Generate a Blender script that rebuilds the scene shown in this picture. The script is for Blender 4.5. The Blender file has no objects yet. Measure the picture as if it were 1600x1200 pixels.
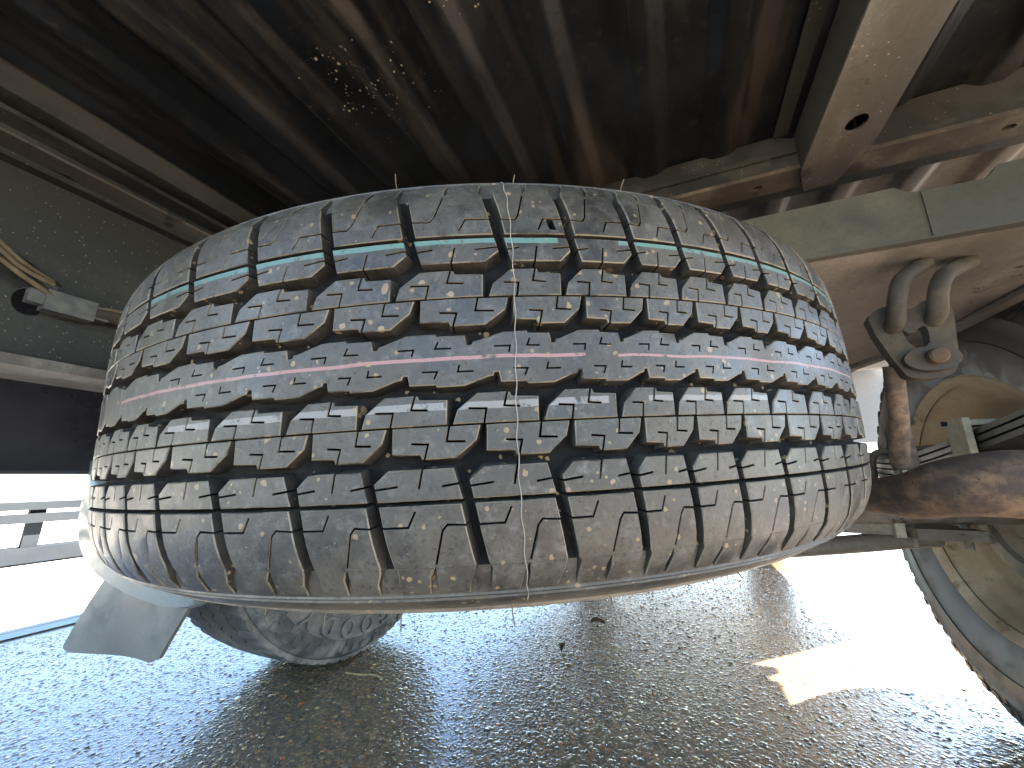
import bpy, bmesh, math, random
import numpy as np
from mathutils import Vector, Matrix
from mathutils.geometry import delaunay_2d_cdt
random.seed(7)
rng = np.random.default_rng(7)
S = bpy.context.scene
COL = S.collection
R = math.radians
HC = 0.42                                   # camera height above the asphalt

# ------------------------------------------------------------------ camera, sky, sun, exposure
cam = bpy.data.objects.new('camera', bpy.data.cameras.new('camera'))
COL.objects.link(cam)
cam.data.sensor_width = 36.0
cam.data.lens = 13.5
cam.data.clip_start = 0.01
cam.data.clip_end = 3000
ax = Vector((.921, .388, 0)).normalized()
fw = Vector((-.378, .896, .232)).normalized()
up = ax.cross(fw).normalized()
cam.matrix_world = Matrix(((ax.x, up.x, -fw.x, 0), (ax.y, up.y, -fw.y, 0), (ax.z, up.z, -fw.z, HC), (0, 0, 0, 1)))
S.camera = cam

SUN_EL, SUN_AZ = R(42), math.atan2(.70, .71)        # azimuth from +Y towards +X
w = bpy.data.worlds.new('World'); S.world = w; w.use_nodes = True
nt = w.node_tree; bg = nt.nodes['Background']
sky = nt.nodes.new('ShaderNodeTexSky'); sky.sky_type = 'NISHITA'; sky.sun_disc = False
sky.sun_elevation = SUN_EL; sky.sun_rotation = SUN_AZ
sky.air_density = 1.0; sky.dust_density = .4; sky.ozone_density = 2.2
nt.links.new(sky.outputs[0], bg.inputs[0]); bg.inputs[1].default_value = 0.06
sl = bpy.data.lights.new('sun', 'SUN'); sl.energy = 5.0; sl.angle = R(.5); sl.color = (1, .90, .76)
sun = bpy.data.objects.new('sun', sl); COL.objects.link(sun)
sd = Vector((math.sin(SUN_AZ)*math.cos(SUN_EL), math.cos(SUN_AZ)*math.cos(SUN_EL), math.sin(SUN_EL)))
sun.rotation_euler = sd.to_track_quat('Z', 'Y').to_euler(); sun.location = sd*30
S.view_settings.view_transform = 'Standard'; S.view_settings.look = 'None'
S.view_settings.gamma = 1; S.view_settings.use_curve_mapping = False
S.view_settings.exposure = 3.95
S.render.engine = 'CYCLES'
S.cycles.use_denoising = True
S.cycles.max_bounces = 10; S.cycles.diffuse_bounces = 7; S.cycles.glossy_bounces = 4
S.cycles.sample_clamp_indirect = 12

# ------------------------------------------------------------------ materials
def mat(name):
    m = bpy.data.materials.new(name); m.use_nodes = True
    return m, m.node_tree, m.node_tree.nodes['Principled BSDF']
def N(t, kind, **kw):
    n = t.nodes.new(kind)
    for k, v in kw.items():
        if k.startswith('i_'): n.inputs[int(k[2:])].default_value = v
        else: setattr(n, k, v)
    return n
def coords(t, scale=(1, 1, 1)):
    tc = N(t, 'ShaderNodeTexCoord'); mp = N(t, 'ShaderNodeMapping')
    mp.inputs['Scale'].default_value = scale
    t.links.new(tc.outputs['Object'], mp.inputs[0]); return mp.outputs[0]
def noise(t, vec, scale, detail=6, rough=.6, lo=.4, hi=.6):
    n = N(t, 'ShaderNodeTexNoise'); n.inputs['Scale'].default_value = scale
    n.inputs['Detail'].default_value = detail; n.inputs['Roughness'].default_value = rough
    t.links.new(vec, n.inputs['Vector'])
    r = N(t, 'ShaderNodeMapRange'); r.interpolation_type = 'SMOOTHSTEP'
    r.inputs[1].default_value = lo; r.inputs[2].default_value = hi
    t.links.new(n.outputs['Fac'], r.inputs[0]); return r.outputs[0], n.outputs['Fac']
def mixc(t, fac, a, b):
    m = N(t, 'ShaderNodeMix', data_type='RGBA')
    for s, v in ((0, fac), (6, a), (7, b)):
        if isinstance(v, (int, float)): m.inputs[s].default_value = v
        elif isinstance(v, tuple): m.inputs[s].default_value = (*v, 1)
        else: t.links.new(v, m.inputs[s])
    return m.outputs[2]
def math2(t, op, a, b=None, c=None):
    m = N(t, 'ShaderNodeMath', operation=op)
    for i, v in enumerate((a, b, c)):
        if v is None: continue
        if isinstance(v, (int, float)): m.inputs[i].default_value = v
        else: t.links.new(v, m.inputs[i])
    return m.outputs[0]
def bump(t, p, h, strength=.3, dist=.002):
    b = N(t, 'ShaderNodeBump'); b.inputs['Strength'].default_value = strength
    b.inputs['Distance'].default_value = dist
    t.links.new(h, b.inputs['Height']); t.links.new(b.outputs[0], p.inputs['Normal'])
def spots(t, vec, scale, size, dens):
    """irregular round specks: 1 inside a speck"""
    v = N(t, 'ShaderNodeTexVoronoi'); v.inputs['Scale'].default_value = scale
    nz = N(t, 'ShaderNodeTexNoise'); nz.inputs['Scale'].default_value = scale*2.2
    t.links.new(vec, nz.inputs['Vector'])
    add = N(t, 'ShaderNodeMix', data_type='VECTOR'); add.inputs[0].default_value = .35/scale
    t.links.new(vec, add.inputs[4]); t.links.new(nz.outputs['Color'], add.inputs[5])
    t.links.new(add.outputs[1], v.inputs['Vector'])
    sep = N(t, 'ShaderNodeSeparateColor'); t.links.new(v.outputs['Color'], sep.inputs[0])
    lim = math2(t, 'MULTIPLY', sep.outputs[1], size)
    a = math2(t, 'LESS_THAN', v.outputs['Distance'], lim)
    b = math2(t, 'LESS_THAN', sep.outputs[0], dens)
    return math2(t, 'MULTIPLY', a, b)

def dirty(name, base, dust, dust2=None, rough=.6, lo=.42, hi=.62, scale=14, stretch=(1, 1, 1), metal=0, bstr=.25, speck=None, rust=None):
    m, t, p = mat(name); v = coords(t, stretch)
    f, _ = noise(t, v, scale, 8, .65, lo, hi)
    c = mixc(t, f, base, dust)
    if dust2:
        f2, _ = noise(t, v, scale*.35, 5, .6, .45, .7); c = mixc(t, f2, c, dust2)
    v1 = coords(t)
    if rust:
        f3, _ = noise(t, v1, scale*1.7, 8, .7, .58, .68); c = mixc(t, f3, c, rust)
    fine, raw = noise(t, v1, 240, 4, .7, .3, .8)
    c = mixc(t, math2(t, 'MULTIPLY', fine, .35), c, tuple(x*.45 for x in base))
    if speck:
        c = mixc(t, spots(t, v1, speck[0], speck[1], speck[2]), c, speck[3])
    t.links.new(c, p.inputs['Base Color'])
    rr = N(t, 'ShaderNodeMapRange'); rr.inputs[3].default_value = rough-.12; rr.inputs[4].default_value = min(1, rough+.2)
    t.links.new(f, rr.inputs[0]); t.links.new(rr.outputs[0], p.inputs['Roughness'])
    p.inputs['Metallic'].default_value = metal
    _, big = noise(t, v1, 60, 8, .7)
    bump(t, p, big, bstr, .0015)
    return m

M_floor = None
def floor_material():
    m, t, p = mat('bed_underseal'); v = coords(t, (1, .16, 1)); v1 = coords(t)
    f, _ = noise(t, v, 20, 6, .6, .5, .72)
    c = mixc(t, f, (0.00478, 0.00542, 0.00656), (0.0276, 0.0206, 0.0143))
    f2, _ = noise(t, v1, 5, 6, .65, .48, .7); c = mixc(t, math2(t, 'MULTIPLY', f2, .6), c, (0.0181, 0.0211, 0.0272))
    f3, _ = noise(t, v1, 90, 5, .7, .55, .7); c = mixc(t, math2(t, 'MULTIPLY', f3, .4), c, (0.0389, 0.0356, 0.0337))
    zone = None
    for c0, r0 in (((-.28, .25, .835), .17), ((0.0045, 0.288, 0.751), .09), ((-.15, .19, .835), .11)):
        d = N(t, 'ShaderNodeVectorMath', operation='DISTANCE'); t.links.new(v1, d.inputs[0]); d.inputs[1].default_value = c0
        q = N(t, 'ShaderNodeMapRange'); q.inputs[1].default_value = r0; q.inputs[2].default_value = 0; t.links.new(d.outputs['Value'], q.inputs[0])
        zone = q.outputs[0] if zone is None else math2(t, 'MAXIMUM', zone, q.outputs[0])
    dn = N(t, 'ShaderNodeTexNoise'); dn.inputs['Scale'].default_value = 55; t.links.new(v1, dn.inputs[0])
    zone = math2(t, 'LESS_THAN', dn.outputs[0], math2(t, 'MULTIPLY', zone, .62))
    sp = math2(t, 'MULTIPLY', math2(t, 'MAXIMUM', spots(t, v1, 300, .42, .5), spots(t, v1, 160, .3, .3)), zone)
    c = mixc(t, sp, c, (0.324, 0.272, 0.194))
    t.links.new(c, p.inputs['Base Color'])
    rr = N(t, 'ShaderNodeMapRange'); rr.inputs[3].default_value = .33; rr.inputs[4].default_value = .75
    t.links.new(f, rr.inputs[0]); t.links.new(rr.outputs[0], p.inputs['Roughness'])
    _, h = noise(t, v1, 130, 6, .7); bump(t, p, h, .35, .0015)
    return m
M_floor = floor_material()
M_frame = dirty('frame_grime', (0.0197, 0.021, 0.0184), (0.0492, 0.0485, 0.0407), (0.0295, 0.0262, 0.0223), .6, scale=9, stretch=(1, .4, 1), speck=(460, .35, .05, (0.197, 0.171, 0.131)))
M_green = dirty('green_grey_chassis_grime', (0.0352, 0.0358, 0.0269), (0.0959, 0.091, 0.0672), (0.0352, 0.0358, 0.0269), .75, scale=7)
M_pink = dirty('dusty_chassis_paint', (0.082, 0.0748, 0.0704), (0.238, 0.22, 0.209), (0.119, 0.102, 0.0924), .8, .38, .64, scale=6, stretch=(1, .5, 1), rust=(0.041, 0.0302, 0.0246))
M_beam = dirty('beam_dust', (0.068, 0.0655, 0.0616), (0.168, 0.164, 0.154), (0.1, 0.0882, 0.0704), .65, .4, .62, scale=11, stretch=(1.6, .35, 1), rust=(0.032, 0.0252, 0.0194), speck=(420, .35, .06, (0.32, 0.294, 0.246)))
M_rustflange = dirty('rusty_flange_dust', (0.0504, 0.04, 0.031), (0.137, 0.12, 0.0946), (0.072, 0.0544, 0.0387), .75, scale=24, rust=(0.036, 0.0224, 0.0155))
M_rust = dirty('rusty_exhaust_steel', (.075, .052, .040), (.25, .165, .10), (.06, .048, .042), .85, .36, .66, scale=70, stretch=(1, .5, 1), bstr=.7, rust=(.05, .034, .027))
M_hanger = dirty('greasy_hanger_steel', (0.0347, 0.0291, 0.0218), (0.0784, 0.0644, 0.0448), (0.056, 0.0392, 0.0235), .85, scale=28, rust=(0.0672, 0.0336, 0.0168))
M_boltrust = dirty('rusted_bolt', (.05, .03, .018), (.125, .08, .045), None, .85, scale=60)
M_rim = dirty('dusty_beige_rim', (.34, .265, .175), (.47, .395, .29), (.22, .165, .11), .6, .4, .65, scale=8, rust=(.12, .075, .045))
M_drum = dirty('dusty_brake_drum', (.13, .125, .10), (.30, .255, .18), (.08, .08, .07), .7, scale=12, rust=(.11, .075, .05))
M_axle = dirty('dusty_axle', (0.145, 0.128, 0.104), (0.289, 0.264, 0.216), (0.0935, 0.0792, 0.0612), .7, scale=14, rust=(0.085, 0.0528, 0.036))
M_leaf = dirty('black_leaf_steel', (.018, .018, .019), (.05, .047, .042), None, .5, .5, .75, scale=20, stretch=(1, .3, 1))
M_clip = dirty('dusty_spring_clip', (.30, .29, .22), (.44, .42, .33), None, .7, scale=40)
M_tyre = dirty('worn_tyre_rubber_lit', (0.0743, 0.0729, 0.0702), (0.27, 0.257, 0.23), (0.121, 0.115, 0.103), .72, .42, .7, scale=16)  # dusty left rear rubber, colour lightened for light falling on that wheel
M_flap = dirty('pale_mud_flap', (.15, .145, .125), (.19, .182, .155), (.115, .11, .095), .65, scale=10, bstr=.08)
M_guard = dirty('pale_body_paint', (0.158, 0.18, 0.169), (0.195, 0.21, 0.195), (0.135, 0.15, 0.143), .28, scale=4, bstr=.04)
M_body = dirty('dark_inner_panel', (.040, .038, .044), (.06, .056, .062), None, .3, scale=6, bstr=.06)
M_cab = dirty('silver_body_paint', (0.315, 0.33, 0.338), (0.345, 0.352, 0.352), None, .3, scale=3, bstr=.02)
M_wire = dirty('tan_wire', (.11, .082, .042), (.18, .14, .08), None, .7, scale=50)
M_tyre_shaded = dirty('tyre_rubber_shaded', (.032, .031, .03), (.105, .1, .09), (.05, .047, .043), .6, .45, .72, scale=16)  # darker copy of the tyre rubber; the right wheel's shade is in its colour
M_conn = dirty('grey_connector', (.09, .09, .085), (.17, .16, .145), None, .5, scale=60)
M_black = dirty('black_sleeve', (.02, .02, .02), (.06, .055, .05), None, .5, scale=40)
M_steel = dirty('galvanised_steel', (.016, .021, .028), (.024, .029, .034), (.012, .016, .022), .8, scale=6, metal=.0, bstr=.05)
M_steel.node_tree.nodes['Principled BSDF'].inputs['Specular IOR Level'].default_value = .15
M_straw = dirty('dry_straw', (.32, .24, .11), (.42, .33, .18), None, .7, scale=50)
M_deadleaf = dirty('dead_leaf', (.10, .06, .035), (.2, .13, .08), None, .7, scale=50)

def spare_rubber():
    m, t, p = mat('spare_tyre_rubber'); v = coords(t)
    uv = N(t, 'ShaderNodeUVMap'); uv.uv_map = 'tread'
    sx = N(t, 'ShaderNodeSeparateXYZ'); t.links.new(uv.outputs[0], sx.inputs[0])
    U_, V_ = sx.outputs[0], sx.outputs[1]
    top = N(t, 'ShaderNodeAttribute'); top.attribute_name = 'on_top'
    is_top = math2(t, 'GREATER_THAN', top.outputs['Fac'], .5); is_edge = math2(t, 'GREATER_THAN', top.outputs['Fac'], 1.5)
    f, _ = noise(t, v, 22, 8, .7, .36, .66)
    c = mixc(t, f, (0.0242, 0.0236, 0.0219), (0.0686, 0.0643, 0.0536))
    f2, _ = noise(t, v, 9, 5, .6, .46, .7); c = mixc(t, math2(t, 'MULTIPLY', f2, .8), c, (0.098, 0.0897, 0.0722))
    f3, _ = noise(t, v, 150, 6, .75, .48, .72); c = mixc(t, math2(t, 'MULTIPLY', f3, .85), c, (0.109, 0.108, 0.0992))
    f4, _ = noise(t, v, 420, 3, .7, .52, .7); c = mixc(t, math2(t, 'MULTIPLY', f4, .75), c, (0.0166, 0.0171, 0.0175))
    g1, _ = noise(t, v, 30, 6, .7, .42, .7); gr = mixc(t, math2(t, 'MULTIPLY', g1, .6), (0.00756, 0.0084, 0.0101), (0.0336, 0.0311, 0.0269))  # less dust in the grooves, plus gap shade painted into their colour
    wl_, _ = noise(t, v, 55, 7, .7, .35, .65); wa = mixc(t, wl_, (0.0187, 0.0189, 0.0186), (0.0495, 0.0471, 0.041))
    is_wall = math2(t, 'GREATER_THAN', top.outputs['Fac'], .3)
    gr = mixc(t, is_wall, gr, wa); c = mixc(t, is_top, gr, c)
    ew, _ = noise(t, v, 60, 5, .7, .36, .56); c = mixc(t, math2(t, 'MULTIPLY', math2(t, 'MULTIPLY', is_edge, ew), .85), c, (0.192, 0.166, 0.121))  # worn dusty block edges, lightened further as painted edge highlights
    side = N(t, 'ShaderNodeMapRange'); side.interpolation_type = 'SMOOTHSTEP'; side.inputs[1].default_value = .112; side.inputs[2].default_value = .130
    t.links.new(math2(t, 'ABSOLUTE', V_), side.inputs[0])
    sn, _ = noise(t, v, 40, 6, .7, .25, .6); c = mixc(t, math2(t, 'MULTIPLY', math2(t, 'MULTIPLY', side.outputs[0], sn), .85), c, (0.211, 0.182, 0.134))
    # painted factory lines, positions in metres across the tread
    wob = N(t, 'ShaderNodeTexNoise'); wob.inputs['Scale'].default_value = 26; wob.inputs['Detail'].default_value = 3
    t.links.new(v, wob.inputs[0])
    Vw = math2(t, 'ADD', V_, math2(t, 'MULTIPLY', math2(t, 'SUBTRACT', wob.outputs[0], .5), .0028))
    def band(c0, half, u0=None, u1=None):
        d = math2(t, 'ABSOLUTE', math2(t, 'SUBTRACT', Vw, c0))
        b = math2(t, 'LESS_THAN', d, half)
        if u0 is not None:
            b = math2(t, 'MULTIPLY', b, math2(t, 'GREATER_THAN', U_, u0)); b = math2(t, 'MULTIPLY', b, math2(t, 'LESS_THAN', U_, u1))
        return b
    wear, _ = noise(t, v, 170, 4, .7, .34, .44)
    wear = math2(t, 'MULTIPLY', wear, is_top)
    teal = math2(t, 'MAXIMUM', band(.0571, .0014, -20, 30.0), band(.0571, .0012, 34.6, 80))
    c = mixc(t, math2(t, 'MULTIPLY', teal, math2(t, 'MULTIPLY', wear, .9)), c, (0.0966, 0.197, 0.178))
    pink = math2(t, 'MAXIMUM', band(.0004, .0008, -20, 31.2), band(-.0002, .0006, 33.5, 80))
    c = mixc(t, math2(t, 'MULTIPLY', pink, math2(t, 'MULTIPLY', wear, .85)), c, (0.319, 0.172, 0.166))
    c = mixc(t, math2(t, 'MULTIPLY', math2(t, 'MAXIMUM', band(-.0205, .0016, 0, 32.5), band(-.0202, .0013, 35.4, 47)), math2(t, 'MULTIPLY', wear, .62)), c, (0.268, 0.268, 0.262))
    # dried mud
    mz, _ = noise(t, v, 13, 3, .5, .42, .6)
    mud = math2(t, 'MAXIMUM', math2(t, 'MULTIPLY', spots(t, v, 75, .2, .32), mz), spots(t, v, 170, .28, .13))
    mud = math2(t, 'MAXIMUM', mud, math2(t, 'MULTIPLY', spots(t, v, 330, .45, .12), .8))
    c = mixc(t, math2(t, 'MULTIPLY', mud, .85), c, (0.255, 0.192, 0.108))
    t.links.new(c, p.inputs['Base Color'])
    rr = N(t, 'ShaderNodeMapRange'); rr.inputs[3].default_value = .33; rr.inputs[4].default_value = .62
    t.links.new(f, rr.inputs[0]); t.links.new(math2(t, 'MAXIMUM', rr.outputs[0], math2(t, 'MULTIPLY', math2(t, 'SUBTRACT', 1, is_top), .88)), p.inputs['Roughness'])
    t.links.new(math2(t, 'MULTIPLY_ADD', is_top, .38, .12), p.inputs['Specular IOR Level'])
    _, h1 = noise(t, v, 330, 5, .75)
    h = math2(t, 'ADD', math2(t, 'MULTIPLY', h1, .6), math2(t, 'MULTIPLY', mud, .9))
    bump(t, p, h, .5, .0008)
    return m
M_spare = spare_rubber()

def asphalt():
    m, t, p = mat('wet_asphalt'); v = coords(t)
    vo = N(t, 'ShaderNodeTexVoronoi'); vo.inputs['Scale'].default_value = 170; t.links.new(v, vo.inputs['Vector'])
    hsv = N(t, 'ShaderNodeSeparateColor'); t.links.new(vo.outputs['Color'], hsv.inputs[0])
    cr = N(t, 'ShaderNodeValToRGB'); e = cr.color_ramp.elements
    e[0].color = (0.118, 0.0931, 0.0614, 1); e[1].color = (0.408, 0.298, 0.172, 1)
    for pos, col in ((.45, (0.172, 0.132, 0.083, 1)), (.8, (0.259, 0.186, 0.107, 1)), (.9, (0.345, 0.186, 0.0787, 1))):
        x = e.new(pos); x.color = col
    t.links.new(hsv.outputs[0], cr.inputs[0])
    f, _ = noise(t, v, 3, 5, .6, .4, .65)
    c = mixc(t, math2(t, 'MULTIPLY', f, .5), cr.outputs[0], (.15, .13, .10))
    t.links.new(c, p.inputs['Base Color'])
    wet, _ = noise(t, v, 1.6, 4, .55, .35, .65)
    rr = N(t, 'ShaderNodeMapRange'); rr.inputs[3].default_value = .08; rr.inputs[4].default_value = .26
    t.links.new(wet, rr.inputs[0]); t.links.new(rr.outputs[0], p.inputs['Roughness'])
    sm = N(t, 'ShaderNodeMapRange'); sm.interpolation_type = 'SMOOTHSTEP'; sm.inputs[1].default_value = .75; sm.inputs[2].default_value = .1
    t.links.new(vo.outputs['Distance'], sm.inputs[0])
    _, h2 = noise(t, v, 300, 4, .7)
    h = math2(t, 'ADD', sm.outputs[0], math2(t, 'MULTIPLY', h2, .5))
    bump(t, p, h, .26, .002)
    p.inputs['IOR'].default_value = 1.5
    p.inputs['Coat Weight'].default_value = 1.0; p.inputs['Coat Roughness'].default_value = .05; p.inputs['Coat IOR'].default_value = 1.6
    b2 = N(t, 'ShaderNodeBump'); b2.inputs['Strength'].default_value = .10; b2.inputs['Distance'].default_value = .002
    t.links.new(h, b2.inputs['Height']); t.links.new(b2.outputs[0], p.inputs['Coat Normal'])
    return m
M_asphalt = asphalt()
def pebble_mat():
    m, t, p = mat('wet_pebbles'); v = coords(t)
    g = N(t, 'ShaderNodeNewGeometry')
    cr = N(t, 'ShaderNodeValToRGB'); cr.color_ramp.interpolation = 'CONSTANT'; e = cr.color_ramp.elements
    e[0].color = (0.113, 0.0901, 0.0593, 1); e[1].position = .95; e[1].color = (0.764, 0.518, 0.249, 1)
    for pos, col in ((.2, (0.191, 0.146, 0.0859, 1)), (.42, (0.293, 0.212, 0.114, 1)), (.58, (0.134, 0.113, 0.0829, 1)), (.70, (0.384, 0.278, 0.145, 1)), (.82, (0.45, 0.249, 0.0901, 1)), (.88, (0.496, 0.191, 0.076, 1)), (.92, (0.338, 0.297, 0.221, 1))):
        x = e.new(pos); x.color = col
    t.links.new(g.outputs['Random Per Island'], cr.inputs[0])
    f, r = noise(t, v, 500, 4, .7, .35, .7)
    c = mixc(t, math2(t, 'MULTIPLY', f, .4), cr.outputs[0], (.04, .035, .03))
    t.links.new(c, p.inputs['Base Color']); p.inputs['Roughness'].default_value = .2
    p.inputs['IOR'].default_value = 1.5
    p.inputs['Coat Weight'].default_value = .9; p.inputs['Coat Roughness'].default_value = .05; p.inputs['Coat IOR'].default_value = 1.6
    bump(t, p, r, .35, .0012)
    return m
M_pebble = pebble_mat()
M_concrete = dirty('pale_concrete', (.42, .40, .36), (.52, .50, .46), (.46, .45, .40), .85, scale=3, bstr=.2)
M_line = dirty('faded_green_line', (.36, .42, .34), (.46, .50, .42), None, .8, scale=10)

# ------------------------------------------------------------------ object helpers
def link(name, me, parent=None, m=None):
    o = bpy.data.objects.new(name, me); COL.objects.link(o)
    if parent is not None: o.parent = parent
    if m is not None and me is not None and not me.materials: me.materials.append(m)
    return o
def empty(name, label, cat, loc=(0, 0, 0)):
    o = bpy.data.objects.new(name, None); COL.objects.link(o); o.location = loc
    o.empty_display_size = .05; o['label'] = label; o['category'] = cat
    return o
def part_empty(name, parent):
    o = bpy.data.objects.new(name, None); COL.objects.link(o); o.parent = parent; o.empty_display_size = .05
    return o
def finish(bm, name, parent=None, m=None, smooth=40, bevel=0):
    if bevel:
        ed = [e for e in bm.edges if len(e.link_faces) == 2 and e.calc_face_angle(0) > R(30)]
        bmesh.ops.bevel(bm, geom=ed, offset=bevel, segments=2, profile=.5, affect='EDGES')
    bmesh.ops.recalc_face_normals(bm, faces=bm.faces)
    me = bpy.data.meshes.new(name); bm.to_mesh(me); bm.free()
    if smooth:
        me.shade_smooth(); me.set_sharp_from_angle(angle=R(smooth))
    return link(name, me, parent, m)
def add_box(bm, lo, hi):
    xs, ys, zs = zip(lo, hi)
    v = [bm.verts.new((xs[i], ys[j], zs[k])) for i in (0, 1) for j in (0, 1) for k in (0, 1)]
    for f in ((0, 1, 3, 2), (4, 6, 7, 5), (0, 4, 5, 1), (2, 3, 7, 6), (0, 2, 6, 4), (1, 5, 7, 3)):
        bm.faces.new([v[i] for i in f])
def box(name, lo, hi, m, parent=None, bevel=.003):
    bm = bmesh.new(); add_box(bm, lo, hi); return finish(bm, name, parent, m, bevel=bevel)
def spline(pts, n=10):
    P = [Vector(p) for p in pts]; P = [P[0]*2-P[1]] + P + [P[-1]*2-P[-2]]; out = []
    for i in range(1, len(P)-2):
        a, b, c, d = P[i-1:i+3]
        for k in range(n):
            t = k/n
            out.append(.5*((2*b)+(c-a)*t+(2*a-5*b+4*c-d)*t*t+(3*b-a-3*c+d)*t**3))
    out.append(P[-2]); return out
def add_tube(bm, pts, r, seg=16, caps=True):
    rr = r if callable(r) else (lambda t: r)
    tan = (pts[1]-pts[0]).normalized()
    nrm = tan.orthogonal().normalized(); rings = []
    for i, p in enumerate(pts):
        a, b = pts[max(0, i-1)], pts[min(len(pts)-1, i+1)]
        t2 = (b-a).normalized(); nrm = (nrm - t2*nrm.dot(t2)).normalized(); bi = t2.cross(nrm)
        q = rr(i/(len(pts)-1))
        rings.append([bm.verts.new(p + (nrm*math.cos(2*math.pi*k/seg) + bi*math.sin(2*math.pi*k/seg))*q) for k in range(seg)])
    for a, b in zip(rings, rings[1:]):
        for k in range(seg): bm.faces.new((a[k], a[(k+1) % seg], b[(k+1) % seg], b[k]))
    if caps: bm.faces.new(rings[0][::-1]); bm.faces.new(rings[-1])
def tube(name, pts, r, m, parent, smooth_n=8, seg=16):
    bm = bmesh.new(); add_tube(bm, spline(pts, smooth_n) if smooth_n else [Vector(p) for p in pts], r, seg)
    return finish(bm, name, parent, m, 50)
def lathe_x(bm, prof, seg=96, close=False):
    """profile of (x, r) turned about the X axis"""
    rings = []
    for x, r in prof:
        rings.append([bm.verts.new((x, r*math.cos(2*math.pi*k/seg), r*math.sin(2*math.pi*k/seg))) for k in range(seg)])
    pr = list(zip(rings, rings[1:]))
    if close: pr.append((rings[-1], rings[0]))
    for a, b in pr:
        for k in range(seg): bm.faces.new((a[k], a[(k+1) % seg], b[(k+1) % seg], b[k]))
def circle_pts(cx, cy, rx, ry=None, n=18):
    ry = ry or rx
    return [(cx+rx*math.cos(2*math.pi*k/n), cy+ry*math.sin(2*math.pi*k/n)) for k in range(n)]
def inside(p, poly):
    x, y = p; c = False; j = len(poly)-1
    for i in range(len(poly)):
        xi, yi = poly[i]; xj, yj = poly[j]
        if (yi > y) != (yj > y) and x < (xj-xi)*(y-yi)/(yj-yi)+xi: c = not c
        j = i
    return c
def cdt(rings, interior):
    """triangulate rings[0] minus the other rings; returns (points, tris, map of input index -> point index)"""
    pts = []; edges = []
    for r in rings:
        b = len(pts); n = len(r); pts += [Vector(q) for q in r]; edges += [(b+i, b+(i+1) % n) for i in range(n)]
    pts += [Vector(q) for q in interior]
    vo, eo, fo, ov, oe, of = delaunay_2d_cdt(pts, edges, [], 0, 1e-7)
    mp = {}
    for k, l in enumerate(ov):
        for i in l: mp[i] = k
    tris = []
    for f in fo:
        c = sum((vo[i] for i in f), Vector((0, 0)))/len(f)
        if inside(c, rings[0]) and not any(inside(c, h) for h in rings[1:]): tris.append(f)
    return vo, tris, mp
def plate(name, outline, holes, lo, hi, axes, m, parent, bevel=0):
    """flat plate with holes; outline in two coordinates, lo..hi along the third; axes like 'xyz' (u, v, normal)"""
    rings = [outline]+holes
    vo, tris, mp = cdt(rings, [])
    ix = ['xyz'.index(c) for c in axes]
    def P(q, h):
        v = [0, 0, 0]; v[ix[0]] = q[0]; v[ix[1]] = q[1]; v[ix[2]] = h; return v
    bm = bmesh.new()
    A = [bm.verts.new(P(q, lo)) for q in vo]; B = [bm.verts.new(P(q, hi)) for q in vo]
    for f in tris:
        bm.faces.new([A[i] for i in f]); bm.faces.new([B[i] for i in reversed(f)])
    b = 0
    for r in rings:
        n = len(r)
        for i in range(n):
            p, q = mp[b+i], mp[b+(i+1) % n]
            if p != q: bm.faces.new((A[p], A[q], B[q], B[p]))
        b += n
    return finish(bm, name, parent, m, 35, bevel)

def structure(o): o['kind'] = 'structure'; return o
def tag(o, label, cat, group=None):
    o['label'] = label; o['category'] = cat
    if group: o['group'] = group
    return o

# ------------------------------------------------------------------ ground
def sheet(name, x0, x1, y0, y1, z, m):
    bm = bmesh.new(); v = [bm.verts.new(p) for p in ((x0, y0, z), (x1, y0, z), (x1, y1, z), (x0, y1, z))]
    bm.faces.new(v); return structure(finish(bm, name, None, m, 0))
sheet('asphalt_ground', -1500, 1500, -1500, 1500, 0, M_asphalt)
bm = bmesh.new()
for i, y0 in enumerate(np.arange(-30, 60, 3.0)):
    for x0, x1 in ((-2.415, -1.72), (-5.4, -2.425), (-8.4, -5.41), (-14, -8.41)):
        add_box(bm, (x0, y0+.006, -.05), (x1, y0+2.994, .004))
structure(finish(bm, 'concrete_pavement', None, M_concrete, 0))
sheet('green_kerb_line', -1.712, -1.655, -20, 40, .004, M_line)

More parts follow.
